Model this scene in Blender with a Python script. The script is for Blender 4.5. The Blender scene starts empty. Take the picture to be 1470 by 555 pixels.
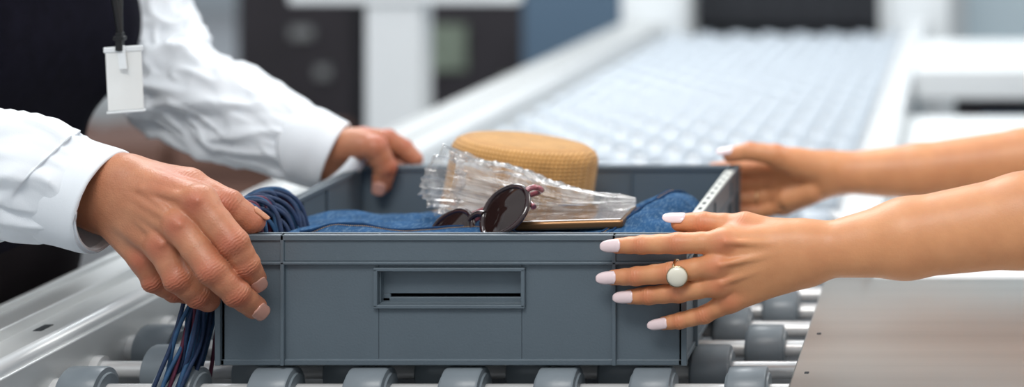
import bpy, bmesh, math, random, time
import numpy as np
from mathutils import Vector, Matrix, noise
random.seed(3)
T0=time.time()
CY=-1.3; CZ=1.288
scene=bpy.context.scene
try:
    scene.view_settings.view_transform='Standard'
    scene.view_settings.look='None'
except Exception as e: print(e)

# survey: bearing (u,v) + depth y  -> metres (x,y,z) in the hall
def W(u,v,y):
    k=(1+y/1.3)/1642.0
    return Vector(((u-1386)*k, y, CZ-(v+190)*k))

def lin(c):
    return tuple(((x/255)/12.92 if x/255<=0.04045 else (((x/255)+0.055)/1.055)**2.4) for x in c)+(1.0,)

# ------------------------------------------------------------------ materials
def mat(name,col,rough=0.5,metal=0.0,var=0.0,vscale=20,bump=0.0,bscale=200,stretch=None,coat=0,sheen=0,emit=0,spec=None):
    m=bpy.data.materials.new(name); m.use_nodes=True
    nt=m.node_tree; N=nt.nodes; L=nt.links; b=N['Principled BSDF']
    c=lin(col); b.inputs['Base Color'].default_value=c
    b.inputs['Roughness'].default_value=rough; b.inputs['Metallic'].default_value=metal
    if spec is not None: b.inputs['Specular IOR Level'].default_value=spec
    if coat: b.inputs['Coat Weight'].default_value=coat
    if sheen: b.inputs['Sheen Weight'].default_value=sheen
    if emit:
        b.inputs['Emission Color'].default_value=c; b.inputs['Emission Strength'].default_value=emit
    tc=N.new('ShaderNodeTexCoord'); mp=N.new('ShaderNodeMapping'); L.new(tc.outputs['Object'],mp.inputs['Vector'])
    if stretch: mp.inputs['Scale'].default_value=stretch
    if var:
        n=N.new('ShaderNodeTexNoise'); n.inputs['Scale'].default_value=vscale; n.inputs['Detail'].default_value=5
        L.new(mp.outputs[0],n.inputs['Vector'])
        r=N.new('ShaderNodeValToRGB'); r.color_ramp.elements[0].position=.3; r.color_ramp.elements[1].position=.7
        r.color_ramp.elements[0].color=tuple(x*(1-var) for x in c[:3])+(1,)
        r.color_ramp.elements[1].color=tuple(min(1,x*(1+var)) for x in c[:3])+(1,)
        L.new(n.outputs['Fac'],r.inputs['Fac']); L.new(r.outputs['Color'],b.inputs['Base Color'])
    if bump:
        n=N.new('ShaderNodeTexNoise'); n.inputs['Scale'].default_value=bscale; n.inputs['Detail'].default_value=4
        L.new(mp.outputs[0],n.inputs['Vector'])
        bp=N.new('ShaderNodeBump'); bp.inputs['Strength'].default_value=bump; bp.inputs['Distance'].default_value=0.001
        L.new(n.outputs['Fac'],bp.inputs['Height']); L.new(bp.outputs['Normal'],b.inputs['Normal'])
    return m

def skin_mat(name,col,red,veins=0.3,lo=(.84,.74,.70)):
    m=bpy.data.materials.new(name); m.use_nodes=True
    nt=m.node_tree; N=nt.nodes; L=nt.links; b=N['Principled BSDF']
    b.inputs['Roughness'].default_value=.45
    b.inputs['Subsurface Weight'].default_value=.15
    b.inputs['Subsurface Radius'].default_value=(1,.3,.15); b.inputs['Subsurface Scale'].default_value=.006
    tc=N.new('ShaderNodeTexCoord')
    n=N.new('ShaderNodeTexNoise'); n.inputs['Scale'].default_value=35; n.inputs['Detail'].default_value=6
    L.new(tc.outputs['Object'],n.inputs['Vector'])
    r=N.new('ShaderNodeValToRGB'); c=lin(col)
    r.color_ramp.elements[0].position=.3; r.color_ramp.elements[1].position=.72
    r.color_ramp.elements[0].color=(c[0]*lo[0],c[1]*lo[1],c[2]*lo[2],1); r.color_ramp.elements[1].color=(min(1,c[0]*1.07),c[1]*1.08,c[2]*1.07,1)
    L.new(n.outputs['Fac'],r.inputs['Fac'])
    at=N.new('ShaderNodeAttribute'); at.attribute_name='tint'
    mx=N.new('ShaderNodeMix'); mx.data_type='RGBA'
    L.new(at.outputs['Fac'],mx.inputs[0]); L.new(r.outputs['Color'],mx.inputs[6]); mx.inputs[7].default_value=lin(red)
    L.new(mx.outputs[2],b.inputs['Base Color'])
    v=N.new('ShaderNodeTexVoronoi'); v.inputs['Scale'].default_value=650
    L.new(tc.outputs['Object'],v.inputs['Vector'])
    n2=N.new('ShaderNodeTexNoise'); n2.inputs['Scale'].default_value=140; n2.inputs['Detail'].default_value=5
    L.new(tc.outputs['Object'],n2.inputs['Vector'])
    a=N.new('ShaderNodeMath'); a.operation='MULTIPLY_ADD'; L.new(v.outputs['Distance'],a.inputs[0]); a.inputs[1].default_value=.35; L.new(n2.outputs['Fac'],a.inputs[2])
    bp=N.new('ShaderNodeBump'); bp.inputs['Strength'].default_value=veins; bp.inputs['Distance'].default_value=.0008
    L.new(a.outputs[0],bp.inputs['Height']); L.new(bp.outputs['Normal'],b.inputs['Normal'])
    return m

M_tray=mat('tray_plastic',(96,108,117),.42,0,.05,12,.25,500)
M_slot=mat('grip_strip',(206,208,202),.5,0,.06,40)
M_dark=mat('dark_slot',(40,46,52),.6)
M_alu=mat('aluminium',(218,220,220),.36,.35,.04,6,.1,200,(1,.05,1))
M_alu2=mat('aluminium_bright',(228,231,233),.3,.2,.03,6)
M_steel=mat('brushed_steel',(186,183,177),.28,.85,.08,30,.14,300,(.03,1,1))
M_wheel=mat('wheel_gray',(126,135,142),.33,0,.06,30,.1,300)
M_wheel2=mat('wheel_reflection_tone',(184,193,202),.35,0,.05,30)  # paler copy of the wheel grey, far-belt reflections put into the colour
M_shaft=mat('shaft_steel',(230,230,230),.25,.3,.04,30)
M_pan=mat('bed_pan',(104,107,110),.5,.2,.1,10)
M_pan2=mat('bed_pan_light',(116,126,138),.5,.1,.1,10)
M_white=mat('white_paint',(236,240,242),.4,0,.02,5)
M_shirt=mat('shirt_cotton',(236,241,247),.85,0,.012,60,.25,1400,sheen=.1)
M_vest=mat('vest_wool',(16,15,27),.95,0,.2,60,.5,900,spec=.1)
M_trous=mat('trousers',(24,19,22),.9,0,.15,40,.3,900,spec=.1)
M_skinM=skin_mat('skin_male',(196,136,103),(176,84,64),.55)
M_skinF=skin_mat('skin_female',(218,154,109),(202,115,82),.24,(.93,.88,.85))
M_nailM=mat('nail_male',(214,158,140),.3,0,.03,80,coat=.4)
M_nailF=mat('nail_polish',(240,216,218),.15,0,.02,80,coat=.8)
M_hair=mat('hair',(45,32,25),.6,0,.3,80,.5,400)
M_badge=mat('badge_card',(240,242,240),.25,0,.02,30,coat=.5)
M_black=mat('black_plastic',(20,20,22),.4,0,.1,40)
M_gold=mat('gold',(214,190,150),.2,1,.03,40)
M_pearl=mat('pearl_disc',(240,234,216),.25,0,.03,60,coat=.6)
def hat_mat(name,col):
    m=mat(name,col,.8,0,.12,60,sheen=.1)
    nt=m.node_tree; N=nt.nodes; L=nt.links; b=N['Principled BSDF']
    tc=N.new('ShaderNodeTexCoord'); w=N.new('ShaderNodeTexWave'); w.bands_direction='Z'; w.inputs['Scale'].default_value=85; w.inputs['Distortion'].default_value=.8
    gr=N.new('ShaderNodeTexWave'); gr.bands_direction='X'; gr.inputs['Scale'].default_value=85; gr.inputs['Distortion'].default_value=1.0
    L.new(tc.outputs['Object'],w.inputs['Vector']); L.new(tc.outputs['Object'],gr.inputs['Vector'])
    a=N.new('ShaderNodeMath'); a.operation='MULTIPLY'; L.new(w.outputs['Fac'],a.inputs[0]); L.new(gr.outputs['Fac'],a.inputs[1])
    old=b.inputs['Base Color'].links[0].from_socket
    mx=N.new('ShaderNodeMix'); mx.data_type='RGBA'; L.new(a.outputs[0],mx.inputs[0])
    dk=N.new('ShaderNodeMix'); dk.data_type='RGBA'; dk.blend_type='MULTIPLY'; dk.inputs[0].default_value=1; L.new(old,dk.inputs[6]); dk.inputs[7].default_value=(.70,.63,.54,1)
    L.new(dk.outputs[2],mx.inputs[6]); L.new(old,mx.inputs[7]); L.new(mx.outputs[2],b.inputs['Base Color'])
    bp=N.new('ShaderNodeBump'); bp.inputs['Strength'].default_value=.8; bp.inputs['Distance'].default_value=.0013
    L.new(a.outputs[0],bp.inputs['Height']); L.new(bp.outputs['Normal'],b.inputs['Normal'])
    return m
M_hat=hat_mat('hat_straw',(214,164,98))
M_hatin=mat('hat_band',(150,100,54),.8,0,.1,40,.4,500)
M_cord=mat('cord_navy',(26,48,82),.7,0,.25,120,.5,900)
M_cord2=mat('cord_blue',(38,78,116),.7,0,.2,120,.5,900)
M_cord3=mat('cord_wine',(90,34,60),.7,0,.2,120,.5,900)
M_phone=mat('phone_glass',(84,58,42),.1,.2,.1,15,coat=1)
M_phe=mat('phone_edge',(150,112,78),.3,.8)
M_frame=mat('acetate_tortoise',(42,18,20),.12,0,.6,70,coat=1)
M_temple=mat('temple_pattern',(150,84,92),.2,0,.6,220,coat=1)
M_lens=mat('lens_dark',(40,26,24),.05,0,.05,20,spec=.7)
M_blue=mat('partition_blue',(92,116,138),.6,0,.03,3)
M_navy=mat('cabinet_dark',(54,50,55),.6,0,.15,4)
M_brown=mat('case_brown',(118,86,74),.6,0,.15,5)
M_green=mat('foliage',(136,148,132),.7,0,.2,20)
M_grayp=mat('panel_gray',(150,152,152),.5,0,.1,20)
M_floor=mat('floor_tile',(150,148,150),.35,0,.04,2)
M_wall=mat('wall_paint',(204,212,218),.8,0,.02,2)
M_glass=mat('window_glow',(225,238,248),.2,0,.02,1,emit=.6)
M_blk2=mat('curtain_rubber',(34,36,42),.5,0,.1,10)

def denim_mat():
    m=mat('denim',(46,82,120),.95,0,.24,45,spec=.12)
    nt=m.node_tree; N=nt.nodes; L=nt.links; b=N['Principled BSDF']
    tc=N.new('ShaderNodeTexCoord')
    w=N.new('ShaderNodeTexWave'); w.bands_direction='DIAGONAL'; w.inputs['Scale'].default_value=280; w.inputs['Distortion'].default_value=1.5
    L.new(tc.outputs['Object'],w.inputs['Vector'])
    n=N.new('ShaderNodeTexNoise'); n.inputs['Scale'].default_value=420; n.inputs['Detail'].default_value=3
    mp=N.new('ShaderNodeMapping'); mp.inputs['Scale'].default_value=(1,.35,1); L.new(tc.outputs['Object'],mp.inputs['Vector']); L.new(mp.outputs[0],n.inputs['Vector'])
    old=b.inputs['Base Color'].links[0].from_socket
    r=N.new('ShaderNodeValToRGB'); r.color_ramp.elements[0].position=.48; r.color_ramp.elements[0].color=(0,0,0,1); r.color_ramp.elements[1].position=.72; r.color_ramp.elements[1].color=(.4,.4,.4,1)
    L.new(n.outputs['Fac'],r.inputs['Fac'])
    mx=N.new('ShaderNodeMix'); mx.data_type='RGBA'; L.new(r.outputs['Color'],mx.inputs[0]); L.new(old,mx.inputs[6]); mx.inputs[7].default_value=lin((124,150,172)); L.new(mx.outputs[2],b.inputs['Base Color'])
    bp=N.new('ShaderNodeBump'); bp.inputs['Strength'].default_value=.5; bp.inputs['Distance'].default_value=.0008
    L.new(w.outputs['Fac'],bp.inputs['Height']); L.new(bp.outputs['Normal'],b.inputs['Normal'])
    return m
M_denim=denim_mat()
M_seam=mat('denim_seam',(34,62,96),.95,0,.2,200,.4,900,spec=.1)
M_stitch=mat('stitch_thread',(160,130,96),.8,0,.1,200)
def bag_mat():
    m=bpy.data.materials.new('clear_plastic'); m.use_nodes=True
    nt=m.node_tree; N=nt.nodes; L=nt.links
    out=N['Material Output']; N.remove(N['Principled BSDF'])
    tr=N.new('ShaderNodeBsdfTransparent'); tr.inputs[0].default_value=(.98,.97,.96,1)
    gl=N.new('ShaderNodeBsdfGlossy'); gl.inputs['Roughness'].default_value=.12
    df=N.new('ShaderNodeBsdfTranslucent'); df.inputs[0].default_value=(.95,.94,.93,1)
    d2=N.new('ShaderNodeBsdfDiffuse'); d2.inputs[0].default_value=(.94,.93,.92,1)
    fr=N.new('ShaderNodeLayerWeight'); fr.inputs['Blend'].default_value=.32
    tc=N.new('ShaderNodeTexCoord'); mp=N.new('ShaderNodeMapping'); mp.inputs['Scale'].default_value=(.7,1,1); mp.inputs['Rotation'].default_value=(0,.25,0)
    L.new(tc.outputs['Object'],mp.inputs['Vector'])
    nn=N.new('ShaderNodeTexNoise'); nn.inputs['Scale'].default_value=34; nn.inputs['Detail'].default_value=3; nn.inputs['Distortion'].default_value=1.2
    try: nn.noise_type='RIDGED_MULTIFRACTAL'
    except Exception: pass
    L.new(mp.outputs[0],nn.inputs['Vector'])
    bp=N.new('ShaderNodeBump'); bp.inputs['Strength'].default_value=.9; bp.inputs['Distance'].default_value=.004
    L.new(nn.outputs['Fac'],bp.inputs['Height'])
    for s in (gl,df,d2): L.new(bp.outputs['Normal'],s.inputs['Normal'])
    L.new(bp.outputs['Normal'],fr.inputs['Normal'])
    n3=N.new('ShaderNodeTexNoise'); n3.inputs['Scale'].default_value=20; n3.inputs['Detail'].default_value=5; n3.inputs['Distortion'].default_value=2; L.new(tc.outputs['Object'],n3.inputs['Vector'])
    mr=N.new('ShaderNodeMapRange'); mr.inputs[1].default_value=.42; mr.inputs[2].default_value=.66; mr.inputs[3].default_value=.06; mr.inputs[4].default_value=.50; L.new(n3.outputs['Fac'],mr.inputs[0])
    m1=N.new('ShaderNodeMixShader'); m1.inputs[0].default_value=.5; L.new(df.outputs[0],m1.inputs[1]); L.new(d2.outputs[0],m1.inputs[2])
    m2=N.new('ShaderNodeMixShader'); L.new(mr.outputs[0],m2.inputs[0]); L.new(tr.outputs[0],m2.inputs[1]); L.new(m1.outputs[0],m2.inputs[2])
    m3=N.new('ShaderNodeMixShader'); L.new(fr.outputs['Facing'],m3.inputs[0]); L.new(m2.outputs[0],m3.inputs[1]); L.new(gl.outputs[0],m3.inputs[2])
    L.new(m3.outputs[0],out.inputs['Surface'])
    return m
M_bag=bag_mat()

# ------------------------------------------------------------------ mesh helpers
def obj(name,me,m=None,parent=None,smooth=False):
    o=bpy.data.objects.new(name,me); scene.collection.objects.link(o)
    if m is not None:
        for mm in (m if isinstance(m,(list,tuple)) else [m]): me.materials.append(mm)
    if smooth: me.shade_smooth()
    if parent is not None: o.parent=parent
    return o
def empty(name):
    e=bpy.data.objects.new(name,None); scene.collection.objects.link(e); e.empty_display_size=.1; return e
def pyd(name,v,f,m=None,parent=None,smooth=True):
    me=bpy.data.meshes.new(name); me.from_pydata([tuple(x) for x in v],[],f); me.update()
    return obj(name,me,m,parent,smooth)
def boxes(name,bl,m,parent=None,bevel=.001,seg=2):
    v=[];f=[];mi=[]
    for b in bl:
        x0,x1,y0,y1,z0,z1=b[:6]; k=len(v)
        v+=[(x0,y0,z0),(x1,y0,z0),(x1,y1,z0),(x0,y1,z0),(x0,y0,z1),(x1,y0,z1),(x1,y1,z1),(x0,y1,z1)]
        for q in ((3,2,1,0),(4,5,6,7),(0,1,5,4),(1,2,6,5),(2,3,7,6),(3,0,4,7)):
            f.append(tuple(k+i for i in q)); mi.append(b[6] if len(b)>6 else 0)
    o=pyd(name,v,f,m,parent,False)
    o.data.polygons.foreach_set('material_index',mi)
    if bevel:
        md=o.modifiers.new('bevel','BEVEL'); md.width=bevel; md.segments=seg; md.limit_method='ANGLE'
        md.harden_normals=True
        o.data.shade_smooth()
    return o
def frames(P):
    T=[]
    n=len(P)
    for i in range(n):
        t=(P[min(i+1,n-1)]-P[max(i-1,0)]); T.append(t.normalized())
    up=Vector((0,0,1)) if abs(T[0].z)<.9 else Vector((0,-1,0))
    a=(up-T[0]*up.dot(T[0])).normalized(); out=[]
    for i in range(n):
        a=(a-T[i]*a.dot(T[i])).normalized(); out.append((T[i],a,T[i].cross(a)))
    return out
def catmull(pts,n):
    P=[np.array(p,float) for p in pts]; P=[2*P[0]-P[1]]+P+[2*P[-1]-P[-2]]
    out=[]; m=len(P)-3
    for i in range(n):
        t=i/(n-1)*m; k=min(int(t),m-1); t-=k
        a,b,c,d=P[k:k+4]
        out.append(.5*((2*b)+(c-a)*t+(2*a-5*b+4*c-d)*t*t+(3*b-a-3*c+d)*t**3))
    return out
def loft(name,pts,nseg,nring,m,parent=None,disp=None,thick=0,cap=False,ru=1,rv=1):
    S=catmull(pts,nring); P=[Vector(s[:3]) for s in S]; R=[s[3] for s in S]; F=frames(P)
    v=[];f=[]; Ls=0
    for i in range(nring):
        if i: Ls+=(P[i]-P[i-1]).length
        for j in range(nseg):
            th=2*math.pi*j/nseg
            r=R[i]
            if disp: r+=disp(i/(nring-1),Ls,th,R[i])
            v.append(P[i]+F[i][1]*(math.cos(th)*r*ru)+F[i][2]*(math.sin(th)*r*rv))
    for i in range(nring-1):
        for j in range(nseg):
            a=i*nseg+j; b=i*nseg+(j+1)%nseg
            f.append((a,b,b+nseg,a+nseg))
    if cap:
        f.append(tuple(range(nseg))[::-1]); f.append(tuple((nring-1)*nseg+j for j in range(nseg)))
    o=pyd(name,v,f,m,parent,True)
    bm=bmesh.new(); bm.from_mesh(o.data); bmesh.ops.recalc_face_normals(bm,faces=bm.faces); bm.to_mesh(o.data); bm.free()
    if thick:
        md=o.modifiers.new('thick','SOLIDIFY'); md.thickness=thick; md.offset=-1
    return o
def lathe_x(prof,nseg,cx,cy,cz,V,Fc):
    k=len(V); n=len(prof)
    for (x,r) in prof:
        for j in range(nseg):
            t=2*math.pi*j/nseg; V.append((cx+x,cy+r*math.cos(t),cz+r*math.sin(t)))
    for i in range(n-1):
        for j in range(nseg):
            a=k+i*nseg+j; b=k+i*nseg+(j+1)%nseg
            Fc.append((a,a+nseg,b+nseg,b))
def lathe_z(name,prof,nseg,m,parent=None,disp=None):
    V=[];Fc=[];n=len(prof)
    for (r,z) in prof:
        for j in range(nseg):
            t=2*math.pi*j/nseg; V.append((r*math.cos(t),r*math.sin(t),z))
    for i in range(n-1):
        for j in range(nseg):
            a=i*nseg+j; b=i*nseg+(j+1)%nseg; Fc.append((a,b,b+nseg,a+nseg))
    return pyd(name,V,Fc,m,parent,True)
def curve(name,plist,r,m,parent=None,cyc=False):
    cu=bpy.data.curves.new(name,'CURVE'); cu.dimensions='3D'; cu.bevel_depth=r; cu.bevel_resolution=3; cu.use_fill_caps=True
    mats=m if isinstance(m,(list,tuple)) else [m]
    for mm in mats: cu.materials.append(mm)
    for i,pl in enumerate(plist):
        sp=cu.splines.new('NURBS'); sp.points.add(len(pl)-1); sp.order_u=4; sp.use_endpoint_u=True; sp.use_cyclic_u=cyc
        sp.material_index=i%len(mats); sp.resolution_u=5
        for p,q in zip(sp.points,pl): p.co=(q[0],q[1],q[2],1)
    o=bpy.data.objects.new(name,cu); scene.collection.objects.link(o)
    if parent is not None: o.parent=parent
    return o

# ------------------------------------------------------------------ signed-distance body modelling
class Grid:
    def __init__(s,lo,hi,h):
        s.lo=np.array(lo,np.float32); s.h=h
        s.n=np.ceil((np.array(hi)-np.array(lo))/h).astype(int)+1
        s.ax=[(s.lo[i]+np.arange(s.n[i])*h).astype(np.float32) for i in range(3)]
    def new(s): return np.full(s.n,1.0,np.float32)
def smin(a,b,k):
    if k<=0: return np.minimum(a,b)
    h=np.maximum(k-np.abs(a-b),0)/k
    return np.minimum(a,b)-h*h*k*.25
def add(g,D,a,b,ra,rb,k):
    a=np.array(a,np.float32); b=np.array(b,np.float32); m=max(ra,rb)+k+4*g.h
    lo=np.minimum(a,b)-m; hi=np.maximum(a,b)+m
    i0=np.clip(np.floor((lo-g.lo)/g.h).astype(int),0,g.n); i1=np.clip(np.ceil((hi-g.lo)/g.h).astype(int)+1,0,g.n)
    if (i1<=i0).any(): return
    sl=tuple(slice(i0[i],i1[i]) for i in range(3))
    X=g.ax[0][sl[0]][:,None,None]-a[0]; Y=g.ax[1][sl[1]][None,:,None]-a[1]; Z=g.ax[2][sl[2]][None,None,:]-a[2]
    ba=b-a; L2=float(ba.dot(ba))+1e-12
    t=np.clip((X*ba[0]+Y*ba[1]+Z*ba[2])/L2,0,1)
    d=np.sqrt((X-t*ba[0])**2+(Y-t*ba[1])**2+(Z-t*ba[2])**2)-(ra+(rb-ra)*t)
    D[sl]=smin(D[sl],d.astype(np.float32),k)
def surfnet(D,g):
    s=D<0; nx,ny,nz=D.shape
    cnt=np.zeros((nx-1,ny-1,nz-1),np.int8)
    for a in (0,1):
        for b in (0,1):
            for c in (0,1): cnt+=s[a:nx-1+a,b:ny-1+b,c:nz-1+c]
    act=(cnt>0)&(cnt<8); ids=np.argwhere(act); idx=-np.ones(act.shape,np.int64); idx[act]=np.arange(len(ids))
    pos=np.zeros((len(ids),3)); w=np.zeros(len(ids))
    C=[(a,b,c) for a in (0,1) for b in (0,1) for c in (0,1)]
    for p in C:
        for ax in range(3):
            if p[ax]==0:
                q=list(p); q[ax]=1
                va=D[ids[:,0]+p[0],ids[:,1]+p[1],ids[:,2]+p[2]]; vb=D[ids[:,0]+q[0],ids[:,1]+q[1],ids[:,2]+q[2]]
                cr=(va<0)!=(vb<0); t=np.where(cr,va/np.where(cr,va-vb,1),0)
                pp=np.repeat(np.array([p],float),len(ids),0); pp[:,ax]=t
                pos[cr]+=pp[cr]; w+=cr
    pos=(pos/w[:,None]+ids)*g.h+g.lo
    Q=[]
    for ax in range(3):
        sl0=[slice(1,-1)]*3; sl1=[slice(1,-1)]*3; sl0[ax]=slice(None,-1); sl1[ax]=slice(1,None)
        s0=s[tuple(sl0)]; s1=s[tuple(sl1)]; m=s0!=s1
        u=(ax+1)%3; v=(ax+2)%3
        for ins in (True,False):
            e=np.argwhere(m&(s0==ins))
            if len(e)==0: continue
            e=e.copy(); e[:,u]+=1; e[:,v]+=1
            q=[]
            for du,dv in ((-1,-1),(0,-1),(0,0),(-1,0)):
                c=e.copy(); c[:,u]+=du; c[:,v]+=dv; q.append(idx[c[:,0],c[:,1],c[:,2]])
            q=np.stack(q,1)
            if not ins: q=q[:,::-1]
            Q.append(q)
    return pos,np.concatenate(Q)
def sdf_object(name,D,g,m,parent,joints=(),ripples=(),relax=1):
    pos,Q=surfnet(D,g)
    for _ in range(relax):
        acc=np.zeros_like(pos); c=np.zeros(len(pos))
        for a,b in ((0,1),(1,2),(2,3),(3,0)):
            np.add.at(acc,Q[:,a],pos[Q[:,b]]); np.add.at(c,Q[:,a],1)
        pos=.5*pos+.5*acc/np.maximum(c,1)[:,None]
    fn=np.cross(pos[Q[:,2]]-pos[Q[:,0]],pos[Q[:,3]]-pos[Q[:,1]]); vn=np.zeros_like(pos)
    for a in range(4): np.add.at(vn,Q[:,a],fn)
    vn/=np.maximum(np.linalg.norm(vn,axis=1),1e-12)[:,None]
    for (c,ax,rad,amp,lam,dn) in ripples:
        d=pos-np.array(c); s=d@np.array(ax); rr=np.linalg.norm(d,axis=1)
        side=np.cross(np.array(ax),np.array(dn)); lat=d@side
        s2=s+.12*lat*lat/rad+.0004*np.sin(lat*900)
        w=np.exp(-(s2/(rad*.42))**2)*np.clip(1.7-rr/rad,0,1)*np.clip((vn@np.array(dn))*2-.3,0,1)
        pos=pos-vn*(amp*w*(np.cos(2*np.pi*s2/lam)*.8-.35))[:,None]
    tint=np.zeros(len(pos))
    for (c,rad,st) in joints:
        d=np.linalg.norm(pos-np.array(c),axis=1); tint=np.maximum(tint,st*np.exp(-(d/rad)**2))
    me=bpy.data.meshes.new(name); me.from_pydata(pos.tolist(),[],Q.tolist()); me.update()
    at=me.attributes.new('tint','FLOAT','POINT'); at.data.foreach_set('value',tint.astype(np.float32))
    return obj(name,me,m,parent,True)

def nail(name,a,d,hint,r,width,back,fwd,m,parent,almond=True,droop=.001):
    a=Vector(a); d=Vector(d).normalized(); n=Vector(hint); n=(n-d*n.dot(d)).normalized(); b=d.cross(n)
    NU,NV=16,9; L=back+fwd; V=[];F=[]
    for i in range(NU):
        u=i/(NU-1); 
        if almond: w=width*min(1,math.sqrt((u+.02)/.16))*math.sqrt(max(0.02,1-max(0,(u-.42)/.6)**2.2))
        else: w=width*min(1,math.sqrt((u+.03)/.2))*math.sqrt(max(.05,1-max(0,(u-.7)/.34)**2.5))
        for j in range(NV):
            t=(j/(NV-1)*2-1)*w; phi=t/r; rr=r+.0005-(0.0006 if i==0 else 0)
            p=a+d*(L*u-back)+n*(rr*math.cos(phi)-droop*u*u)+b*(rr*math.sin(phi))
            V.append(p)
    for i in range(NU-1):
        for j in range(NV-1):
            k=i*NV+j; F.append((k,k+1,k+NV+1,k+NV))
    o=pyd(name,V,F,m,parent,True)
    md=o.modifiers.new('t','SOLIDIFY'); md.thickness=.0007; md.offset=0
    return o

def hand(name,parent,m,fingers,palm,h,k_palm=.008,k_web=.006,hint=(0,-1,.1),extra=(),amp=.0004,sm=.8,pinch=.955):
    allp=[]
    for c in fingers.values(): allp+=[(W(*p[:3]),p[3]) for p in c]
    for a,b in palm: allp+=[(W(*a[:3]),a[3]),(W(*b[:3]),b[3])]
    lo=[min(p[i]-r for p,r in allp)-.012 for i in range(3)]; hi=[max(p[i]+r for p,r in allp)+.012 for i in range(3)]
    g=Grid(lo,hi,h); Fd=g.new(); Pd=g.new(); rip=[];tin=[]
    for fn,c in fingers.items():
        T=g.new(); pts=[W(*p[:3]) for p in c]
        for i in range(len(c)-1):
            a,b=pts[i],pts[i+1]; ra,rb=c[i][3],c[i+1][3]; mid=(a+b)/2; rm=(ra+rb)/2*pinch
            add(g,T,a,mid,ra,rm,.002); add(g,T,mid,b,rm,rb,.002)
            if i>0:
                ax=(pts[i+1]-pts[i-1]).normalized(); hn=Vector(hint); hn=(hn-ax*hn.dot(ax)).normalized()
                rip.append((a,ax,ra*1.3,amp,.0026,hn)); tin.append((a+hn*ra,ra*1.2,.6))
        tin.append((pts[-1],c[-1][3]*1.5,.5))
        if fn!='thumb': tin.append((pts[0]+Vector(hint)*c[0][3],.012,.6))
        Fd=smin(Fd,T,.0006)
    for a,b in palm: add(g,Pd,W(*a[:3]),W(*b[:3]),a[3],b[3],k_palm)
    for a,b in extra: add(g,Pd,W(*a[:3]),W(*b[:3]),a[3],b[3],.004)
    D=smin(Fd,Pd,k_web)
    return sdf_object(name,D,g,m,parent,tin,rip)

def put_nail(nm,c,hint,width,back,fwd,m,parent,**k):
    a=W(*c[-1][:3]); d=a-W(*c[-2][:3]); return nail(nm,a,d,hint,c[-1][3],width,back,fwd,m,parent,**k)

# ================================================================== OFFICER
off=empty('security_officer')
FR={ 'index':[(286,290,-.027,.0135),(336,349,-.036,.0120),(354,380,-.029,.0107),(366,400,-.0165,.0092)],
     'middle':[(260,324,-.033,.0135),(306,388,-.046,.0124),(340,421,-.036,.0109),(366,441,-.0175,.0096)],
     'ring':[(234,352,-.027,.013),(256,400,-.032,.0115),(285,424,-.018,.0103),(300,432,-.008,.0092)],
     'pinky':[(210,370,-.012,.0122),(222,402,-.010,.0102),(252,418,.004,.0092),(284,424,.016,.0082)],
     'thumb':[(215,262,.006,.017),(270,268,.004,.0155),(326,294,.002,.0135),(362,318,.010,.0112)]}
PM=[((150,260,.004,.0235),(180,258,.0,.0215)),((150,298,.01,.0225),(180,296,.006,.021)),
    ((170,256,.0,.020),(286,290,-.024,.0140)),((170,272,-.004,.020),(260,324,-.030,.0140)),
    ((168,290,-.002,.020),(234,352,-.024,.0135)),((165,304,.004,.020),(210,370,-.010,.0130)),
    ((172,272,.02,.020),(262,312,.006,.016)),((168,300,.022,.020),(222,356,.010,.016)),
    ((180,258,.012,.020),(262,270,.004,.0165)),((255,270,.0,.013),(286,292,-.014,.013)),
    ((-20,252,.01,.040),(150,280,.007,.0255))]
TE=[((185,262,-.020,.0025),(284,288,-.0385,.003)),((185,278,-.024,.0025),(258,322,-.045,.003)),((182,292,-.022,.0025),(233,350,-.0385,.003)),
    ((150,268,-.018,.002),(205,272,-.026,.002)),((205,272,-.026,.002),(238,300,-.0365,.002)),((205,272,-.026,.002),(262,284,-.0350,.0018)),
    ((278,284,-.029,.009),(294,296,-.029,.009)),((252,318,-.036,.009),(268,330,-.036,.009)),((228,346,-.030,.009),(240,358,-.030,.009))]
hand('right_hand',off,M_skinM,FR,PM,.0009,hint=(.1,-1,.15),extra=TE,amp=.0005,pinch=.94)
put_nail('nail_index',FR['index'],(.5,-1,.35),.0068,.006,.0085,M_nailM,off,almond=False)
put_nail('nail_middle',FR['middle'],(.45,-1,.35),.0070,.006,.009,M_nailM,off,almond=False)
put_nail('nail_thumb',FR['thumb'],(.2,.1,1),.0075,.007,.0095,M_skinM,off,almond=False)

BR={ 'thumb':[(505,205,.29,.0155),(538,212,.285,.0135),(553,240,.290,.0118),(548,264,.293,.0104)],
     'index':[(520,200,.315,.0125),(556,200,.325,.011),(580,213,.330,.0098),(596,229,.331,.0088)],
     'middle':[(512,212,.325,.0125),(545,214,.342,.011),(572,232,.338,.010),(584,248,.332,.009)],
     'ring':[(500,226,.325,.012),(535,236,.342,.0105),(556,252,.338,.0098),(566,264,.332,.0088)],
     'pinky':[(490,238,.318,.0115),(516,254,.335,.010),(536,266,.335,.009),(548,276,.330,.0082)]}
PB=[((462,214,.30,.024),(520,203,.312,.0145)),((462,216,.30,.024),(512,214,.318,.0145)),((462,222,.30,.024),(500,228,.318,.014)),
    ((462,228,.30,.022),(490,240,.312,.013)),((470,214,.292,.020),(512,208,.29,.0165)),((430,207,.297,.025),(464,220,.30,.0245))]
hand('left_hand',off,M_skinM,BR,PB,.0016,hint=(.3,-.2,1),amp=.0003)
put_nail('nail_thumb_left',BR['thumb'],(.1,-1,.1),.0075,.006,.009,M_nailM,off,almond=False)

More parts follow.
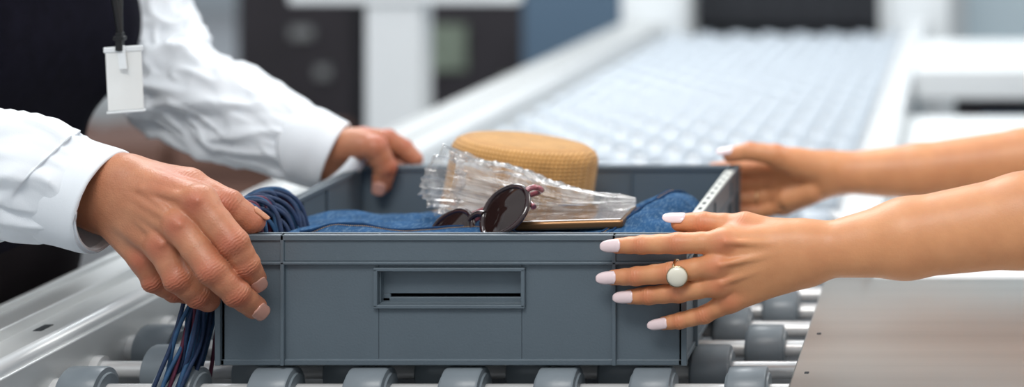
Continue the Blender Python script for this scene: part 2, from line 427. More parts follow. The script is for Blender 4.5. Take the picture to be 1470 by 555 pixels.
def folds(amp,seed,fr=9,elbow=None):
    def f(u,s,th,r):
        q=Vector((math.cos(th)*1.1+seed,math.sin(th)*1.1,s*fr+.8*math.sin(th+seed)))
        n=noise.noise(q); rd=1-abs(noise.noise(q*1.35+Vector((7,3,1))))*3.2
        rd2=1-abs(noise.noise(Vector((math.cos(th)*2+seed,math.sin(th)*2,s*fr*2.1-1.2*th))))*4
        n2=noise.noise(q*2.7)
        e=1.0
        if elbow is not None: e=.6+1.1*math.exp(-((u-elbow)/.18)**2)
        return amp*e*(1.1*n+1.0*max(0,rd)+.42*max(0,rd2)+.3*n2-.4)*min(1,(1-u)*12+.15)
    return f
def w4(u,v,y,r): return tuple(W(u,v,y))+(r,)
loft('right_sleeve',[(-.985,-.03,1.40,.068),(-1.0,-.045,1.26,.064),(-1.03,-.05,1.10,.062),(-.995,-.035,1.035,.060),w4(0,247,-.012,.055),w4(60,262,-.006,.049),w4(112,276,0,.0425)],140,260,M_shirt,off,folds(.0064,2.1,10,.5),.0012)
def cuffd(u,s,th,r):
    st=0
    for c0 in (.10,.90):
        st-=.0007*math.exp(-((u-c0)/.025)**2)
    return .0022*noise.noise(Vector((math.cos(th)*1.3,math.sin(th)*1.3,s*8)))+st
loft('right_cuff',[w4(84,268,-.001,.0440),w4(88,270,-.001,.0450),w4(110,276,0,.0442),w4(135,283,0.001,.0442),w4(146,286.5,.001,.0440),w4(148,287,.001,.0432)],96,70,M_shirt,off,cuffd,.0022,rv=.93)
loft('left_sleeve',[(-.975,.40,1.36,.066),(-.95,.40,1.24,.056),tuple(W(200,20,.37))+(.048,),tuple(W(232,104,.34))+(.051,),w4(298,142,.31,.049),w4(362,178,.30,.044),w4(425,205,.295,.0378),w4(455,214,.295,.036)],140,260,M_shirt,off,folds(.0064,5.3,10,.5),.0012)
loft('left_cuff',[w4(436,207,.292,.0385),w4(440,208,.292,.0394),w4(460,216,.295,.0378),w4(478,222.5,.297,.0364),w4(480,223,.297,.0355)],96,60,M_shirt,off,cuffd,.0022,rv=.95)

g=Grid((-1.3,-.12,.55),(-.75,.47,1.52),.008); D=g.new()
for a,b,ra,rb in [((-.990,.07,1.12),(-.988,.27,1.12),.104,.104),((-.992,.07,1.27),(-.994,.27,1.27),.110,.110),((-1.045,.09,.95),(-1.045,.25,.95),.115,.115),
      ((-.99,.03,1.36),(-.99,.31,1.36),.075,.075),((-.98,.16,1.38),(-.975,.165,1.45),.07,.06)]:
    add(g,D,a,b,ra,rb,.06)
D=np.maximum(D,(.845-g.ax[2])[None,None,:]).astype(np.float32)
vest=sdf_object('vest',D,g,M_vest,off,relax=2)
g=Grid((-1.35,-.1,-.02),(-.85,.45,1.0),.009); D=g.new()
add(g,D,(-1.05,.10,.90),(-1.05,.24,.90),.115,.115,.05)
for yy,y2 in ((.08,.05),(.26,.29)):
    add(g,D,(-1.055,yy,.86),(-1.06,y2,.48),.095,.066,.04); add(g,D,(-1.06,y2,.48),(-1.10,y2,.10),.066,.05,.03)
D=np.maximum(D,(.06-g.ax[2])[None,None,:]).astype(np.float32)
sdf_object('trousers',D,g,M_trous,off,relax=2)
g=Grid((-1.2,-.05,-.01),(-.85,.4,.14),.007); D=g.new()
for y2 in (.05,.29):
    add(g,D,(-1.11,y2,.05),(-.95,y2,.035),.045,.035,.02); add(g,D,(-1.10,y2,.06),(-1.10,y2,.12),.045,.045,.02)
sdf_object('shoes',np.maximum(D,-g.ax[2][None,None,:]).astype(np.float32),g,M_black,off)
def head(px,py,pz,fx,parent,m,pre,long_hair=False):
    g=Grid((px-.17,py-.13,pz-.2),(px+.17,py+.13,pz+.16),.004); D=g.new()
    A=lambda a,b,ra,rb,k:add(g,D,(px+a[0]*fx,py+a[1],pz+a[2]),(px+b[0]*fx,py+b[1],pz+b[2]),ra,rb,k)
    A((-.02,0,.03),(.01,0,.035),.088,.082,.02); A((.03,0,-.01),(.05,0,-.08),.062,.036,.04)
    A((-.03,0,-.05),(-.04,0,-.17),.055,.055,.03)
    A((.088,0,.0),(.108,0,-.032),.008,.012,.012)
    A((.078,-.018,-.06),(.078,.018,-.06),.012,.012,.008)
    for s in (-1,1):
        A((-.01,.082*s,.01),(-.015,.086*s,-.03),.016,.010,.006); A((.07,.03*s,.018),(.074,.034*s,.02),.014,.014,.004)
        A((.07,.05*s,.035),(.084,.018*s,.04),.008,.009,.01)
    sdf_object(pre+'head',D,g,m,parent)
    for s in (-1,1):
        bm=bmesh.new(); bmesh.ops.create_uvsphere(bm,u_segments=16,v_segments=10,radius=.012)
        bmesh.ops.translate(bm,vec=(px+.079*fx,py+.032*s,pz+.018),verts=bm.verts)
        me=bpy.data.meshes.new('e'); bm.to_mesh(me); bm.free(); obj(pre+'eye_'+('a' if s<0 else 'b'),me,M_white,parent,True)
    g=Grid((px-.2,py-.15,pz-.3),(px+.17,py+.15,pz+.18),.005); D=g.new()
    A((-.03,0,.045),(.0,0,.055),.094,.088,.02)
    if long_hair:
        A((-.07,-.04,.0),(-.08,-.05,-.2),.06,.04,.03); A((-.07,.04,.0),(-.08,.05,-.2),.06,.04,.03)
    X=(g.ax[0]-px)*fx; Z=g.ax[2]-pz
    cut=(X[:,None,None]*.75-(Z[None,None,:]-.0)*.75+.0)
    sdf_object(pre+'hair',np.maximum(D,cut+np.zeros_like(D)).astype(np.float32),g,M_hair,parent,relax=2)
head(-.935,.165,1.63,1,off,M_skinM,'')
# badge and lanyard
bd=empty('id_badge')
c=W(179,114,.10)
o=boxes('card',[(-.0150,.0150,-.001,.001,-.029,.029)],M_badge,bd,.0008); o.location=c; o.rotation_euler=(.06,-.03,.35)
o=boxes('card_sleeve_edge',[(-.0162,.0162,-.0018,.0016,.0265,.0315),(-.0162,.0162,-.0018,.0016,-.0315,-.0295)],M_white,bd,.0006); o.location=c; o.rotation_euler=(.06,-.03,.35)
ct=W(172,64,.095)
o=boxes('clip',[(-.003,.003,-.003,.003,-.006,.012),(-.005,.005,-.0035,.0035,.004,.008)],M_black,bd,.0008); o.location=ct
o=boxes('strap',[(-.0035,.0035,-.0007,.0007,-.022,.0)],M_white,bd,.0003); o.location=ct+Vector((.001,0,-.001)); o.rotation_euler=(0,-.1,0)
st=ct+Vector((0,0,.012))
curve('lanyard',[[st,st+Vector((-.008,.0,.05)),st+Vector((-.018,-.01,.14)),(-.905,.07,1.36),(-.95,.08,1.455),(-1.0,.16,1.47)],
                 [st,st+Vector((-.005,.004,.05)),st+Vector((-.014,.06,.14)),(-.905,.24,1.36),(-.95,.25,1.455),(-1.0,.17,1.47)]],.003,M_black,bd)

# ================================================================== PASSENGER
pas=empty('airline_passenger')
FF={ 'index':[(1040,347,-.024,.0098),(972,349,-.0215,.0090),(922,351,-.0150,.0080),(886,352.5,-.0095,.0066)],
     'middle':[(1030,380,-.027,.0100),(964,391,-.0215,.0090),(914,396,-.0150,.0080),(880,398,-.0095,.0066)],
     'ring':[(1033,407,-.024,.0097),(975,419.5,-.0190,.0086),(932,424,-.0135,.0077),(904,425.5,-.0095,.0064)],
     'pinky':[(1050,430,-.018,.0092),(1012,451,-.0155,.0078),(976,460,-.0120,.0069),(953,463.5,-.0088,.0058)],
     'thumb':[(1110,338,.0,.0130),(1068,325,.004,.0112),(1010,320,.007,.0096),(976,319,.009,.0080)]}
PF=[((1165,352,-.002,.0205),(1130,352,-.004,.0190)),((1165,376,.0,.0190),(1130,380,-.002,.0180)),
    ((1150,348,-.003,.018),(1040,347,-.021,.0110)),((1150,358,-.006,.018),(1030,380,-.024,.0112)),
    ((1150,370,-.006,.0175),(1035,407,-.021,.0108)),((1150,382,-.002,.017),(1050,430,-.015,.0104)),
    ((1150,358,.010,.0165),(1050,365,.0,.014)),((1150,374,.010,.0165),(1062,408,.0,.013)),((1140,345,.002,.015),(1070,327,.004,.0115)),
    ((1070,330,.0,.0105),(1040,345,-.014,.010)),
    ((1300,342,.0,.0335),(1165,362,-.001,.0215)),((1470,316,.004,.0400),(1300,342,.0,.0335)),((1600,292,.01,.0400),(1470,316,.004,.0400))]
TF=[((1120,350,-.021,.0020),(1042,347,-.0340,.0022)),((1120,362,-.023,.0020),(1034,380,-.0370,.0022)),((1120,374,-.021,.0020),(1036,406,-.0335,.0022)),
    ((1046,347,-.0245,.0075),(1034,348,-.0245,.0075)),((1036,380,-.0275,.0075),(1024,382,-.0275,.0075)),((1040,406,-.0245,.0072),(1028,409,-.0245,.0072))]
hand('left_hand_passenger',pas,M_skinF,FF,PF,.0009,hint=(0,-1,.1),extra=TF,amp=.0003,k_palm=.01)
for n,w in (('index',.0056),('middle',.0056),('ring',.0054),('pinky',.0048)):
    put_nail('nail_'+n+'_p',FF[n],(0,-1,.25),w,.006,.0135,M_nailF,pas,droop=.0015)
put_nail('nail_thumb_p',FF['thumb'],(0,-.7,1),.0062,.006,.0145,M_nailF,pas,droop=.0015)
FB={ 'thumb':[(1150,236,.315,.0135),(1112,222,.300,.0112),(1076,217,.299,.0098),(1048,222,.302,.0082)],
     'index':[(1115,240,.336,.0110),(1078,241,.338,.0098),(1048,242,.334,.0088),(1024,243,.327,.0076)],
     'middle':[(1112,260,.338,.0110),(1074,263,.340,.0098),(1042,264,.336,.0088),(1016,264,.328,.0076)],
     'ring':[(1114,279,.336,.0108),(1080,284,.338,.0096),(1050,285,.334,.0085),(1026,285,.327,.0074)],
     'pinky':[(1120,295,.332,.0096),(1092,303,.334,.0084),(1068,305,.332,.0075),(1050,304,.327,.0066)]}
PB2=[((1190,242,.325,.020),(1122,238,.334,.0130)),((1190,248,.33,.020),(1118,260,.338,.0130)),((1190,254,.33,.019),(1120,279,.336,.0125)),
     ((1185,260,.325,.018),(1126,294,.332,.0115)),((1185,242,.32,.018),(1145,232,.312,.0150)),((1160,240,.318,.015),(1114,225,.304,.012)),
     ((1165,275,.318,.012),(1132,286,.322,.011)),
     ((1210,248,.33,.0220),(1190,250,.328,.0210)),((1320,246,.335,.030),(1210,248,.33,.0220)),((1470,230,.34,.0345),(1320,246,.335,.030)),((1590,215,.34,.036),(1470,230,.34,.0345))]
hand('right_hand_passenger',pas,M_skinF,FB,PB2,.0014,hint=(0,.6,1),amp=.0002,k_palm=.006,k_web=.004)
put_nail('nail_thumb_q',FB['thumb'],(0,-.6,1),.0064,.006,.0125,M_nailF,pas,droop=.0005)
g=Grid((.05,-.12,.8),(.60,.46,1.55),.007); D=g.new()
e1=W(1600,292,.01); e2=W(1590,215,.34)
for a,b,ra,rb in [(e1,(.33,-.015,1.27),.040,.046),(e2,(.33,.33,1.27),.037,.046),((.36,.02,1.29),(.36,.30,1.29),.055,.055),((.37,.155,1.28),(.36,.155,1.45),.06,.048)]:
    add(g,D,a,b,ra,rb,.02)
sdf_object('arms_and_shoulders',D,g,M_skinF,pas,relax=2)
g=Grid((.15,-.1,.78),(.65,.45,1.36),.007); D=g.new()
for a,b,ra,rb in [((.37,.07,1.2),(.37,.24,1.2),.095,.095),((.38,.09,1.02),(.38,.22,1.02),.085,.085),((.40,.08,.88),(.40,.23,.88),.105,.105),((.37,.06,1.29),(.37,.25,1.29),.06,.06)]:
    add(g,D,a,b,ra,rb,.05)
M_top=mat('blouse',(190,194,200),.8,0,.04,30,.2,700)
sdf_object('blouse',D,g,M_top,pas,relax=2)
g=Grid((.2,-.1,-.02),(.65,.45,.98),.009); D=g.new()
add(g,D,(.41,.09,.86),(.41,.22,.86),.11,.11,.05)
for yy in (.08,.235):
    add(g,D,(.41,yy,.82),(.41,yy-.01,.46),.085,.055,.04); add(g,D,(.41,yy-.01,.46),(.43,yy-.01,.06),.055,.038,.03); add(g,D,(.43,yy-.01,.04),(.31,yy-.01,.03),.036,.028,.02)
sdf_object('trousers_p',np.maximum(D,-g.ax[2][None,None,:]).astype(np.float32),g,M_trous,pas,relax=2)
head(.34,.155,1.60,-1,pas,M_skinF,'p_',True)

rg=empty('finger_ring')
ca=W(973,389.5,-.0225); axd=(W(964,391,-.0215)-W(1030,380,-.027)).normalized()
up=Vector((0,0,1)); up=(up-axd*up.dot(axd)).normalized(); fw=axd.cross(up)
pl=[ca+ (up*math.cos(t)+fw*math.sin(t))*.0101 for t in [2*math.pi*i/24 for i in range(24)]]
curve('band',[pl],.0011,M_gold,rg,cyc=True)
n_=Vector((0.05,-1,-.05)).normalized(); cc=W(972,397,-.0345)
prof=[(.0,.0032),(.004,.0030),(.0070,.0020),(.0084,.0006),(.0086,-.0006),(.0080,-.0016),(0,-.002)]
lz=lathe_z('pearl_disc',prof,40,M_pearl,rg); lz.location=cc; lz.rotation_euler=n_.to_track_quat('Z','Y').to_euler()
lz=lathe_z('setting',[(.0086,.0004),(.0092,.0002),(.0093,-.0012),(.0086,-.0022),(0,-.003)],40,M_gold,rg); lz.location=cc; lz.rotation_euler=n_.to_track_quat('Z','Y').to_euler()
rg2=empty('finger_ring')
ca=W(1088,284,.3375); pl=[ca+Vector((0,math.cos(t),math.sin(t)))*.0104 for t in [2*math.pi*i/20 for i in range(20)]]
curve('band',[pl],.0011,M_gold,rg2,cyc=True)

# ================================================================== TRAY
X0,X1,Y0,Y1,Zb,Zt=-.657,-.2436,0.0,.31,.8515,.967
tray=empty('security_tray')
hx0,hx1,hz0,hz1=-.5146,-.3892,.9055,.9348
B=[]
B+=[(X0+.004,hx0,Y0+.004,Y0+.008,Zb,Zt),(hx1,X1-.004,Y0+.004,Y0+.008,Zb,Zt),(hx0,hx1,Y0+.004,Y0+.008,Zb,hz0),(hx0,hx1,Y0+.004,Y0+.008,hz1,Zt)]
B+=[(hx0,hx1,.0125,.0155,hz0+.0068,hz1),(hx0,hx0+.007,.0125,.0155,hz0,hz0+.007),(hx1-.003,hx1,.0125,.0155,hz0,hz0+.007),(hx0,hx1,.0125,.0155,hz0-.002,hz0+.0036),
    (hx0-.001,hx0+.001,.006,.0155,hz0,hz1),(hx1-.001,hx1+.001,.006,.0155,hz0,hz1),(hx0,hx1,.006,.0155,hz1-.0005,hz1+.001),(hx0,hx1,.006,.0155,hz0-.001,hz0+.0005)]
fr=.0036
B+=[(hx0-fr,hx1+fr,.0005,.006,hz1,hz1+fr*.9),(hx0-fr,hx1+fr,.0005,.006,hz0-fr*.9,hz0),(hx0-fr,hx0,.0005,.006,hz0-.002,hz1+.002),(hx1,hx1+fr,.0005,.006,hz0-.002,hz1+.002)]
B+=[(X0+.004,X1-.004,Y1-.008,Y1-.004,Zb,Zt),(X0+.004,X0+.008,Y0+.004,Y1-.004,Zb,Zt),(X1-.008,X1-.004,Y0+.004,Y1-.004,Zb,Zt),(X0+.006,X1-.006,Y0+.006,Y1-.006,Zb,Zb+.004)]
B+=[(X0,X1,Y0,Y0+.0105,Zt-.0050,Zt),(X0,X1,Y1-.0105,Y1,Zt-.0050,Zt),(X0,X0+.0105,Y0,Y1,Zt-.0050,Zt),(X1-.0105,X1,Y0,Y1,Zt-.0050,Zt)]
for (a,b_) in ((Zt-.0235,Zt-.0050),):
    B+=[(X0+.0018,X1-.0018,Y0+.0018,Y0+.006,a,b_),(X0+.0018,X1-.0018,Y1-.006,Y1-.0018,a,b_),(X0+.0018,X0+.006,Y0+.002,Y1-.002,a,b_),(X1-.006,X1-.0018,Y0+.002,Y1-.002,a,b_)]
a,b_=Zt-.0262,Zt-.0235
B+=[(X0,X1,Y0,Y0+.006,a,b_),(X0,X1,Y1-.006,Y1,a,b_),(X0,X0+.006,Y0,Y1,a,b_),(X1-.006,X1,Y0,Y1,a,b_)]
B+=[(X0+.002,X1-.002,Y0+.002,Y0+.008,Zb+.001,Zb+.006),(X0+.002,X1-.002,Y1-.008,Y1-.002,Zb+.001,Zb+.006),(X0+.002,X0+.008,Y0+.002,Y1-.002,Zb+.001,Zb+.006),(X1-.008,X1-.002,Y0+.002,Y1-.002,Zb+.001,Zb+.006)]
for x in (-.5978,-.3075):
    B+=[(x-.0017,x+.0017,Y0,Y0+.006,Zb+.001,Zt),(x-.0017,x+.0017,Y1-.006,Y1,Zb+.001,Zt)]
for y in (.055,.155,.255):
    B+=[(X0,X0+.006,y-.0017,y+.0017,Zb+.001,Zt),(X1-.006,X1,y-.0017,y+.0017,Zb+.001,Zt)]
for x in (X0+.0002,X1-.0052):
    for y in (Y0+.0002,Y1-.0052): B.append((x,x+.005,y,y+.005,Zb+.001,Zt))
for x in (-.52,-.44,-.36): B.append((x-.001,x+.001,Y1-.0115,Y1-.008,Zb,Zt-.006))
for y in (.10,.155,.21): B.append((X0+.008,X0+.011,y-.001,y+.001,Zb,Zt-.006))
boxes('tray_body',B,M_tray,tray,.0009,2)
GS=[(X1-.0102,X1-.0008,.05,.27,Zt-.0002,Zt+.0012,0)]
for i in range(9): GS.append((X1-.0072,X1-.0038,.07+i*.022,.078+i*.022,Zt+.0009,Zt+.0016,1))
boxes('grip_strip',GS,[M_slot,M_dark],tray,.0004,1)

# ================================================================== CONTENTS
xa,xb,ya,yb=X0+.0095,X1-.0095,.0095,Y1-.0095
def dz(x,y):
    z=.954-.050*max(0,(y-.13)/.17)**1.2
    if y<.05: z-=.010*((.05-y)/.05)**2
    z+=.016*math.exp(-((x+.283)/.026)**2)*math.exp(-((y-.11)/.07)**2)
    z-=.012*math.exp(-((x-X0)/.03)**2)
    q=Vector((x*16+y*5,y*26,0.3)); z+=.0045*noise.noise(q)+.0022*noise.noise(q*2.6)
    rd=1-abs(noise.noise(Vector((x*11-y*14,y*9+x*6,4.2))))*3.5; z+=.0035*max(0,rd)
    z-=.007*max(0,1-min(x-xa,xb-x)/.012)
    z+=.006/(1+math.exp(-((x+.62)*.3-(y-.055))*900)) 
    return z
nx,ny=240,190; V=[];F=[]
for j in range(ny):
    for i in range(nx):
        x=xa+(xb-xa)*i/(nx-1); y=ya+(yb-ya)*j/(ny-1); V.append((x,y,dz(x,y)))
for j in range(ny-1):
    for i in range(nx-1):
        k=j*nx+i; F.append((k,k+1,k+nx+1,k+nx))
jn=empty('folded_jeans')
jeans=pyd('jeans_cloth',V,F,M_denim,jn)
md=jeans.modifiers.new('t','SOLIDIFY'); md.thickness=.003; md.offset=-1
def path(f,n): return [Vector((f(t/(n-1))[0],f(t/(n-1))[1],dz(*f(t/(n-1)))+.0008)) for t in range(n)]
p1=path(lambda t:(-.325+.07*t,.03+.16*t+.02*math.sin(t*3)),26); p2=path(lambda t:(-.318+.07*t,.028+.16*t+.02*math.sin(t*3)),26)
p3=path(lambda t:(-.60+.27*t,.040+.012*math.sin(t*5)),40)
curve('seams',[p1,p2,p3],.0013,M_seam,jn)
ST=[]
for p in (p1,p3):
    for k in range(0,len(p)-1):
        a,b=p[k],p[k+1]; n_4=4
        for q in range(n_4):
            s=a.lerp(b,q/n_4)+Vector((0,-.004,.001)); e=a.lerp(b,(q+.55)/n_4)+Vector((0,-.004,.001)); s.z=dz(s.x,s.y)+.0006; e.z=dz(e.x,e.y)+.0006
            ST.append([s,s.lerp(e,.33),s.lerp(e,.66),e])
curve('stitches',ST,.0004,M_stitch,jn)
# hat
hat=empty('straw_hat')
lathe_z('crown',[(0,.090),(.03,.0905),(.052,.0900),(.062,.0882),(.0685,.0845),(.0715,.079),(.0722,.074),(.0725,.03),(.074,.012),(.0765,.006),(.083,.003),(.094,.0015),(.096,.0),(.094,-.0012),(.074,-.001),(.07,.003)],96,M_hat,hat)
lathe_z('hat_band',[(.0729,.010),(.0742,.012),(.0738,.026),(.0728,.028)],96,M_hatin,hat)
hat.location=(-.454,.194,.9245); hat.rotation_euler=(-.07,.14,0)
# plastic bag
def bagd(u,s,th,r):
    q=Vector((math.cos(th)*1.3+3,math.sin(th)*1.3,s*11)); 
    rd=1-abs(noise.noise(Vector((math.cos(th)*2.0,math.sin(th)*2.0,s*11+2.2*math.sin(th*2)))))*3.0
    rd2=1-abs(noise.noise(Vector((math.cos(th)*3.6+5,math.sin(th)*3.6,s*22+3*math.cos(th)))))*3.4
    return r*(.36*noise.noise(q)+.23*max(0,rd)+.12*max(0,rd2)+.02*noise.noise(q*6))-.07*r
bag=loft('clear_plastic_bag',[w4(634,261,.085,.0285),w4(644,262,.09,.0265),w4(674,267,.095,.0245),w4(722,275,.10,.0230),w4(782,287,.095,.0160),w4(840,292,.085,.0105),w4(890,290,.08,.0062),w4(912,289,.08,.0035)],220,320,M_bag,None,bagd,0,ru=1.0,rv=.9)
# smartphone
ph=empty('smartphone')
o=boxes('phone_body',[(-.049,.049,-.034,.034,-.0042,.0042)],M_phe,ph,.003,3)
o=boxes('phone_glass',[(-.0472,.0472,-.0325,.0325,.0038,.0048)],M_phone,ph,.0006,1)
ph.location=W(828,312,.07); ph.rotation_euler=(-.02,-.02,.03)
# sunglasses
sg=empty('sunglasses')
def oval(cx,w,h,n=40):
    pts=[]
    for i in range(n):
        t=2*math.pi*i/n; x=math.cos(t); z=math.sin(t)
        pts.append(Vector((cx+w*(abs(x)**.85)*(1 if x>0 else -1),.002*x*x,h*(abs(z)**.9)*(1 if z>0 else -1))))
    return pts
for s,nm in ((-1,'a'),(1,'b')):
    pl=oval(.032*s,.0260,.0225); curve('rim_'+nm,[pl],.0026,M_frame,sg,cyc=True)
    V=[Vector((.032*s,-.0035,0))]; F=[]
    for k,sc_ in enumerate((.35,.7,1.0)):
        for p in pl: V.append(Vector((.032*s+(p.x-.032*s)*sc_,p.y-.0035*(1-sc_*sc_),p.z*sc_)))
    n=len(pl)
    for i in range(n): F.append((0,1+i,1+(i+1)%n))
    for k in range(2):
        for i in range(n): F.append((1+k*n+i,1+(k+1)*n+i,1+(k+1)*n+(i+1)%n,1+k*n+(i+1)%n))
    pyd('lens_'+nm,V,F,M_lens,sg)
    yy=.010 if s<0 else .016
    curve('temple_'+nm,[[(.057*s,.001,.012),(.062*s,.002,.015),(.0625*s,yy,.017),(.057*s,yy+.002,.018),(.02*s,yy+.002,.022),(-.03*s,yy+.001,.018),(-.052*s,yy,.008),(-.058*s,yy,-.002)]],.0026,M_temple,sg)
curve('bridge',[[(-.0085,0,.006),(-.004,-.001,.0095),(.004,-.001,.0095),(.0085,0,.006)]],.0030,M_frame,sg)
sg.location=W(683,320,.038); sg.rotation_euler=(math.radians(-37),math.radians(-24),math.radians(-18))

# cords
CL=[]
for i in range(50):
    y=.03+random.random()*.060; sp=random.uniform(-1,1)
    top=.972+random.random()*.018; xr=X0-.006-random.random()*.012
    xi=X0+.022+random.random()*.022
    yb_=.0+random.random()*.05
    xo=X0-.012-random.random()*.020
    CL.append([(xi+.006,y+.012*sp,.935),(xi+.002,y+.008*sp,.958),(xi-.004,y+.006,top-.006),(X0+.010+random.random()*.008,y,top+.005),(xr,y-.005,top-.004),(xr-.006-random.random()*.012,y*.7,.94),
               (xo,yb_,.90),(xo-random.random()*.006,yb_+random.uniform(-.02,.01),.865),(xo-.008*random.random()-.004,yb_-random.random()*.04,.83+random.random()*.02),(xo+random.uniform(-.028,-.002),yb_-.02-random.random()*.02,.80)])
curve('navy_cord_bundle',CL,.0018,[M_cord,M_cord2,M_cord,M_cord,M_cord2,M_cord,M_cord,M_cord,M_cord2,M_cord3,M_cord])

# ================================================================== CONVEYOR
conv=empty('roller_conveyor')
YA,YB=-.75,2.68
sy=.060; R=.0225; zc=.8495-R
V=[];F=[];V2=[];F2=[];VS=[];FS=[]
prof=[(-.019,.008),(-.019,.0165),(-.0175,.0175),(-.0165,.0215),(-.0145,R),(.0145,R),(.0165,.0215),(.0175,.0175),(.019,.0165),(.019,.008)]
i0=int((YA+.02)/sy)
for r in range(i0,int((YB-.03)/sy)+1):
    y=r*sy+.006; off_=0 if r%2==0 else .0415
    for c_ in range(9):
        x=-.772+c_*.083-off_+(.083 if r%2 else 0)
        if x<-.785 or x>-.160: continue
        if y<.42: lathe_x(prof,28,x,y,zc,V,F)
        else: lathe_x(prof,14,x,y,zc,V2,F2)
    lathe_x([(-.80,.0001),(-.80,.0078),(-.150,.0078),(-.150,.0001)],14,0,y,zc,VS,FS)
    lathe_x([(-.80,.0078),(-.80,.0125),(-.792,.0125),(-.792,.0078)],14,0,y,zc,VS,FS)
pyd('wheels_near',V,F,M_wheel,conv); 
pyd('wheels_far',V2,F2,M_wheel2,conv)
pyd('shafts',VS,FS,M_shaft,conv)
for n in ('wheels_near','wheels_far','shafts'):
    o=bpy.data.objects[n]
    bm=bmesh.new(); bm.from_mesh(o.data); bmesh.ops.recalc_face_normals(bm,faces=bm.faces); bm.to_mesh(o.data); bm.free()
    o.data.shade_smooth()
    md=o.modifiers.new('es','EDGE_SPLIT'); md.split_angle=.6
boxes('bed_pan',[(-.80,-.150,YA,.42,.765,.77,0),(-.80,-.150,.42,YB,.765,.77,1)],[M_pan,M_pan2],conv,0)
RL=[(-.905,-.862,YA,YB,.70,.874),(-.862,-.822,YA,YB,.70,.866),(-.822,-.800,YA,YB,.76,.864),(-.905,-.898,YA,YB,.866,.880),(-.866,-.860,YA,YB,.860,.8765)]
boxes('rail_left',RL,M_alu,conv,.002,2)
loft('rail_left_bar',[(-.812,YA,.866,.0085),(-.812,1,.866,.0085),(-.812,YB,.866,.0085)],20,4,M_alu2,conv,cap=True)
SL=[]
for y in (.055,.9,1.8): SL.append((-.850,-.842,y,y+.018,.8655,.8666))
boxes('rail_slots',SL,M_dark,conv,.0002,1)
boxes('rail_right',[(-.150,-.110,.30,YB,.74,.876),(-.112,-.104,.30,YB,.72,.884)],M_alu2,conv,.002,2)
LG=[]
for y in (-.5,.8,2.2):
    for x in (-.885,-.15): LG+= [(x-.02,x+.02,y-.02,y+.02,0,.76)]
    LG.append((-.885,-.15,y-.015,y+.015,.68,.72))
boxes('conveyor_legs',LG,M_alu,conv,.003,1)

tb=empty('steel_table')
boxes('table_top',[(-.146,.20,-.75,.245,.852,.862)],[M_steel],tb,.002,3)
boxes('table_apron',[(-.145,-.138,-.74,.24,.80,.851),(-.138,.19,.236,.242,.80,.851)],[M_alu],tb,.001,1)
boxes('table_legs',[(-.13,-.10,-.7,-.67,0,.85),(.15,.18,-.7,-.67,0,.85),(-.13,-.10,.19,.22,0,.85),(.15,.18,.19,.22,0,.85)],M_alu,tb,.002,1)
sc=[]
for y in (-.045,.06): sc.append((-.134-.002,-.134+.002,y-.002,y+.002,.8615,.8626))
boxes('screws',sc,M_dark,tb,.001,2)
dk=empty('packing_deck')
boxes('deck_top',[(-.102,.22,.30,1.35,.81,.845)],M_white,dk,.003,2)
boxes('deck_skirt',[(-.09,.20,.33,1.32,0,.81)],M_white,dk,.003,1)
ct=empty('inspection_counter')
boxes('counter_top',[(-.10,1.2,1.60,2.1,.835,.895)],M_white,ct,.006,2)
boxes('counter_base',[(-.02,1.2,1.66,2.05,.62,.835,1),(-.05,1.2,1.7,2.05,0,.62,0)],[M_wall,M_navy],ct,.004,1)
boxes('blue_bin',[(.03,.6,1.62,1.66,.70,.80)],M_blue,ct,.004,1)

# ================================================================== HALL
boxes('floor',[(-12,8,-4,14,-.1,0)],M_floor,None,0)
boxes('wall_back',[(-12,8,12,12.2,0,5)],M_wall,None,0)
wi=1
for x in range(-11,7,3):
    boxes('window_%d'%wi,[(x,x+2.4,11.93,11.99,.5,4.2)],M_glass,None,.01); wi+=1
xr=empty('xray_scanner')
boxes('scanner_housing',[(-.93,-.737,2.70,4.6,.30,1.55),(-.231,-.04,2.70,4.6,.30,1.55),(-.737,-.231,2.70,4.6,1.20,1.55),(-.737,-.231,2.9,4.6,.30,.78),(-.90,-.07,2.75,4.55,0,.30)],M_white,xr,.015,3)
boxes('scanner_trim',[(-.76,-.737,2.685,2.70,.83,1.24),(-.231,-.208,2.685,2.70,.83,1.24),(-.76,-.208,2.685,2.70,1.20,1.24)],M_alu,xr,.003,1)
CU=[]
for i in range(9):
    x=-.735+i*.0562; CU.append((x,x+.054,2.76+.004*(i%2),2.763+.004*(i%2),.862,1.2))
CU.append((-.737,-.231,2.80,2.82,.8,1.2))
boxes('lead_curtain',CU,M_blk2,xr,.001,1)
sp=empty('sign_stand')
boxes('post',[(-1.335,-1.208,2.0,2.08,0,.985)],M_white,sp,.01,2)
boxes('board',[(-1.50,-.995,1.99,2.05,.985,1.45),(-1.48,-1.06,1.93,2.15,0,.02)],M_white,sp,.006,2)
pp=empty('blue_partition')
boxes('panel',[(-1.40,-1.09,3.4,3.46,.06,1.6)],M_blue,pp,.005,2)
boxes('feet',[(-1.42,-1.36,3.3,3.56,0,.06),(-1.13,-1.07,3.3,3.56,0,.06)],M_alu,pp,.005,1)
cb=empty('equipment_cabinet')
boxes('cabinet_body',[(-2.60,-2.18,4.0,4.5,.36,1.6),(-2.57,-2.22,4.05,4.45,0,.36)],M_navy,cb,.01,2)
boxes('cabinet_panel',[(-2.40,-2.32,3.98,4.0,.68,.72),(-2.31,-2.26,3.98,4.0,.54,.58)],M_grayp,cb,.004,1)
cb=empty('equipment_cabinet')
boxes('cabinet_body',[(-2.0,-1.50,3.9,4.4,.12,1.6),(-1.95,-1.53,3.95,4.35,0,.12)],M_navy,cb,.01,2)
boxes('cabinet_panel',[(-1.93,-1.74,3.88,3.9,.58,.74),(-1.62,-1.55,3.88,3.9,.50,.56)],M_green,cb,.004,1)
sb=empty('waiting_bench')
BB=[]
for i in range(5):
    x=-3.9+i*.40; BB+=[(x,x+.37,3.0,3.40,.40,.49,0)]
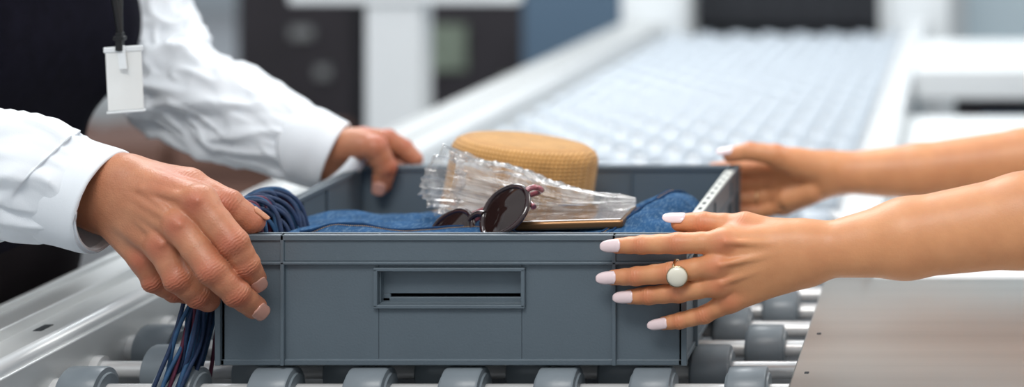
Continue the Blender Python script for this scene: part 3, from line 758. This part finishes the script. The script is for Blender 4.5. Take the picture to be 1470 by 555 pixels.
BB+=[(-3.9,-1.95,3.02,3.38,.22,.40,0),(-3.6,-3.54,3.05,3.35,0,.34,1),(-2.2,-2.14,3.05,3.35,0,.34,1)]
boxes('bench_seats',BB,[M_brown,M_alu],sb,.02,3)
gp=empty('glass_partition')
boxes('glass_panel',[(.0,2.4,3.2,3.23,.1,2.2)],mat('frosted_glass',(206,222,230),.3,0,.03,2),gp,.004,1)
boxes('glass_frame',[(-.04,.0,3.18,3.25,0,2.25),(1.1,1.14,3.18,3.25,0,2.25)],M_alu2,gp,.004,1)
cl=empty('white_column')
boxes('column_shaft',[(-4.6,-4.1,6,6.5,0,4)],M_white,cl,.03,3)
boxes('column_base',[(-4.65,-4.05,5.95,6.55,0,.15)],M_alu,cl,.01,1)

# ================================================================== LIGHT
w=bpy.data.worlds.new('World'); scene.world=w; w.use_nodes=True
nt=w.node_tree; bg=nt.nodes['Background']
tc=nt.nodes.new('ShaderNodeTexCoord'); sx=nt.nodes.new('ShaderNodeSeparateXYZ'); rp=nt.nodes.new('ShaderNodeValToRGB')
nt.links.new(tc.outputs['Generated'],sx.inputs[0]); nt.links.new(sx.outputs['Z'],rp.inputs['Fac'])
rp.color_ramp.elements[0].color=(.52,.57,.62,1); rp.color_ramp.elements[0].position=0
rp.color_ramp.elements[1].color=(.90,.96,1,1); rp.color_ramp.elements[1].position=.45
nt.links.new(rp.outputs['Color'],bg.inputs['Color']); bg.inputs['Strength'].default_value=.68
def area(name,loc,tgt,size,power,col=(1,1,1)):
    l=bpy.data.lights.new(name,'AREA'); l.shape='RECTANGLE'; l.size=size[0]; l.size_y=size[1]; l.energy=power; l.color=col
    o=bpy.data.objects.new(name,l); scene.collection.objects.link(o); o.location=loc
    o.rotation_euler=(Vector(tgt)-Vector(loc)).to_track_quat('-Z','Y').to_euler(); return o
area('ceiling_light_front',(-.5,-1.5,3.1),(-.45,0,.95),(1.4,.7),38,(1,.98,.95))
area('ceiling_light_back',(-1.4,2.0,3.0),(-.6,.3,.95),(1.8,.9),58,(.95,.98,1))
area('ceiling_light_side',(1.6,1.2,2.8),(-.4,.2,.95),(1.2,1.2),26,(1,.96,.9))
area('hall_fill_light',(-1.6,.6,2.9),(-1.2,3.2,1.0),(2.5,.8),22,(.95,.98,1))  # added fill aimed down the hall, whitens the sign post and scanner front

# ================================================================== CAMERA
cd=bpy.data.cameras.new('camera'); cam=bpy.data.objects.new('camera',cd); scene.collection.objects.link(cam)
cam.location=(0,CY,CZ); cam.rotation_euler=(math.pi/2,0,0)
cd.sensor_width=36; cd.lens=1642*1.3*36/1470
cd.shift_x=-(1386-735)/1470; cd.shift_y=-(190+277.5)/1470
cd.dof.use_dof=True; cd.dof.focus_distance=1.29; cd.dof.aperture_fstop=2.0
cd.clip_start=.05
scene.camera=cam
print('built in',time.time()-T0)
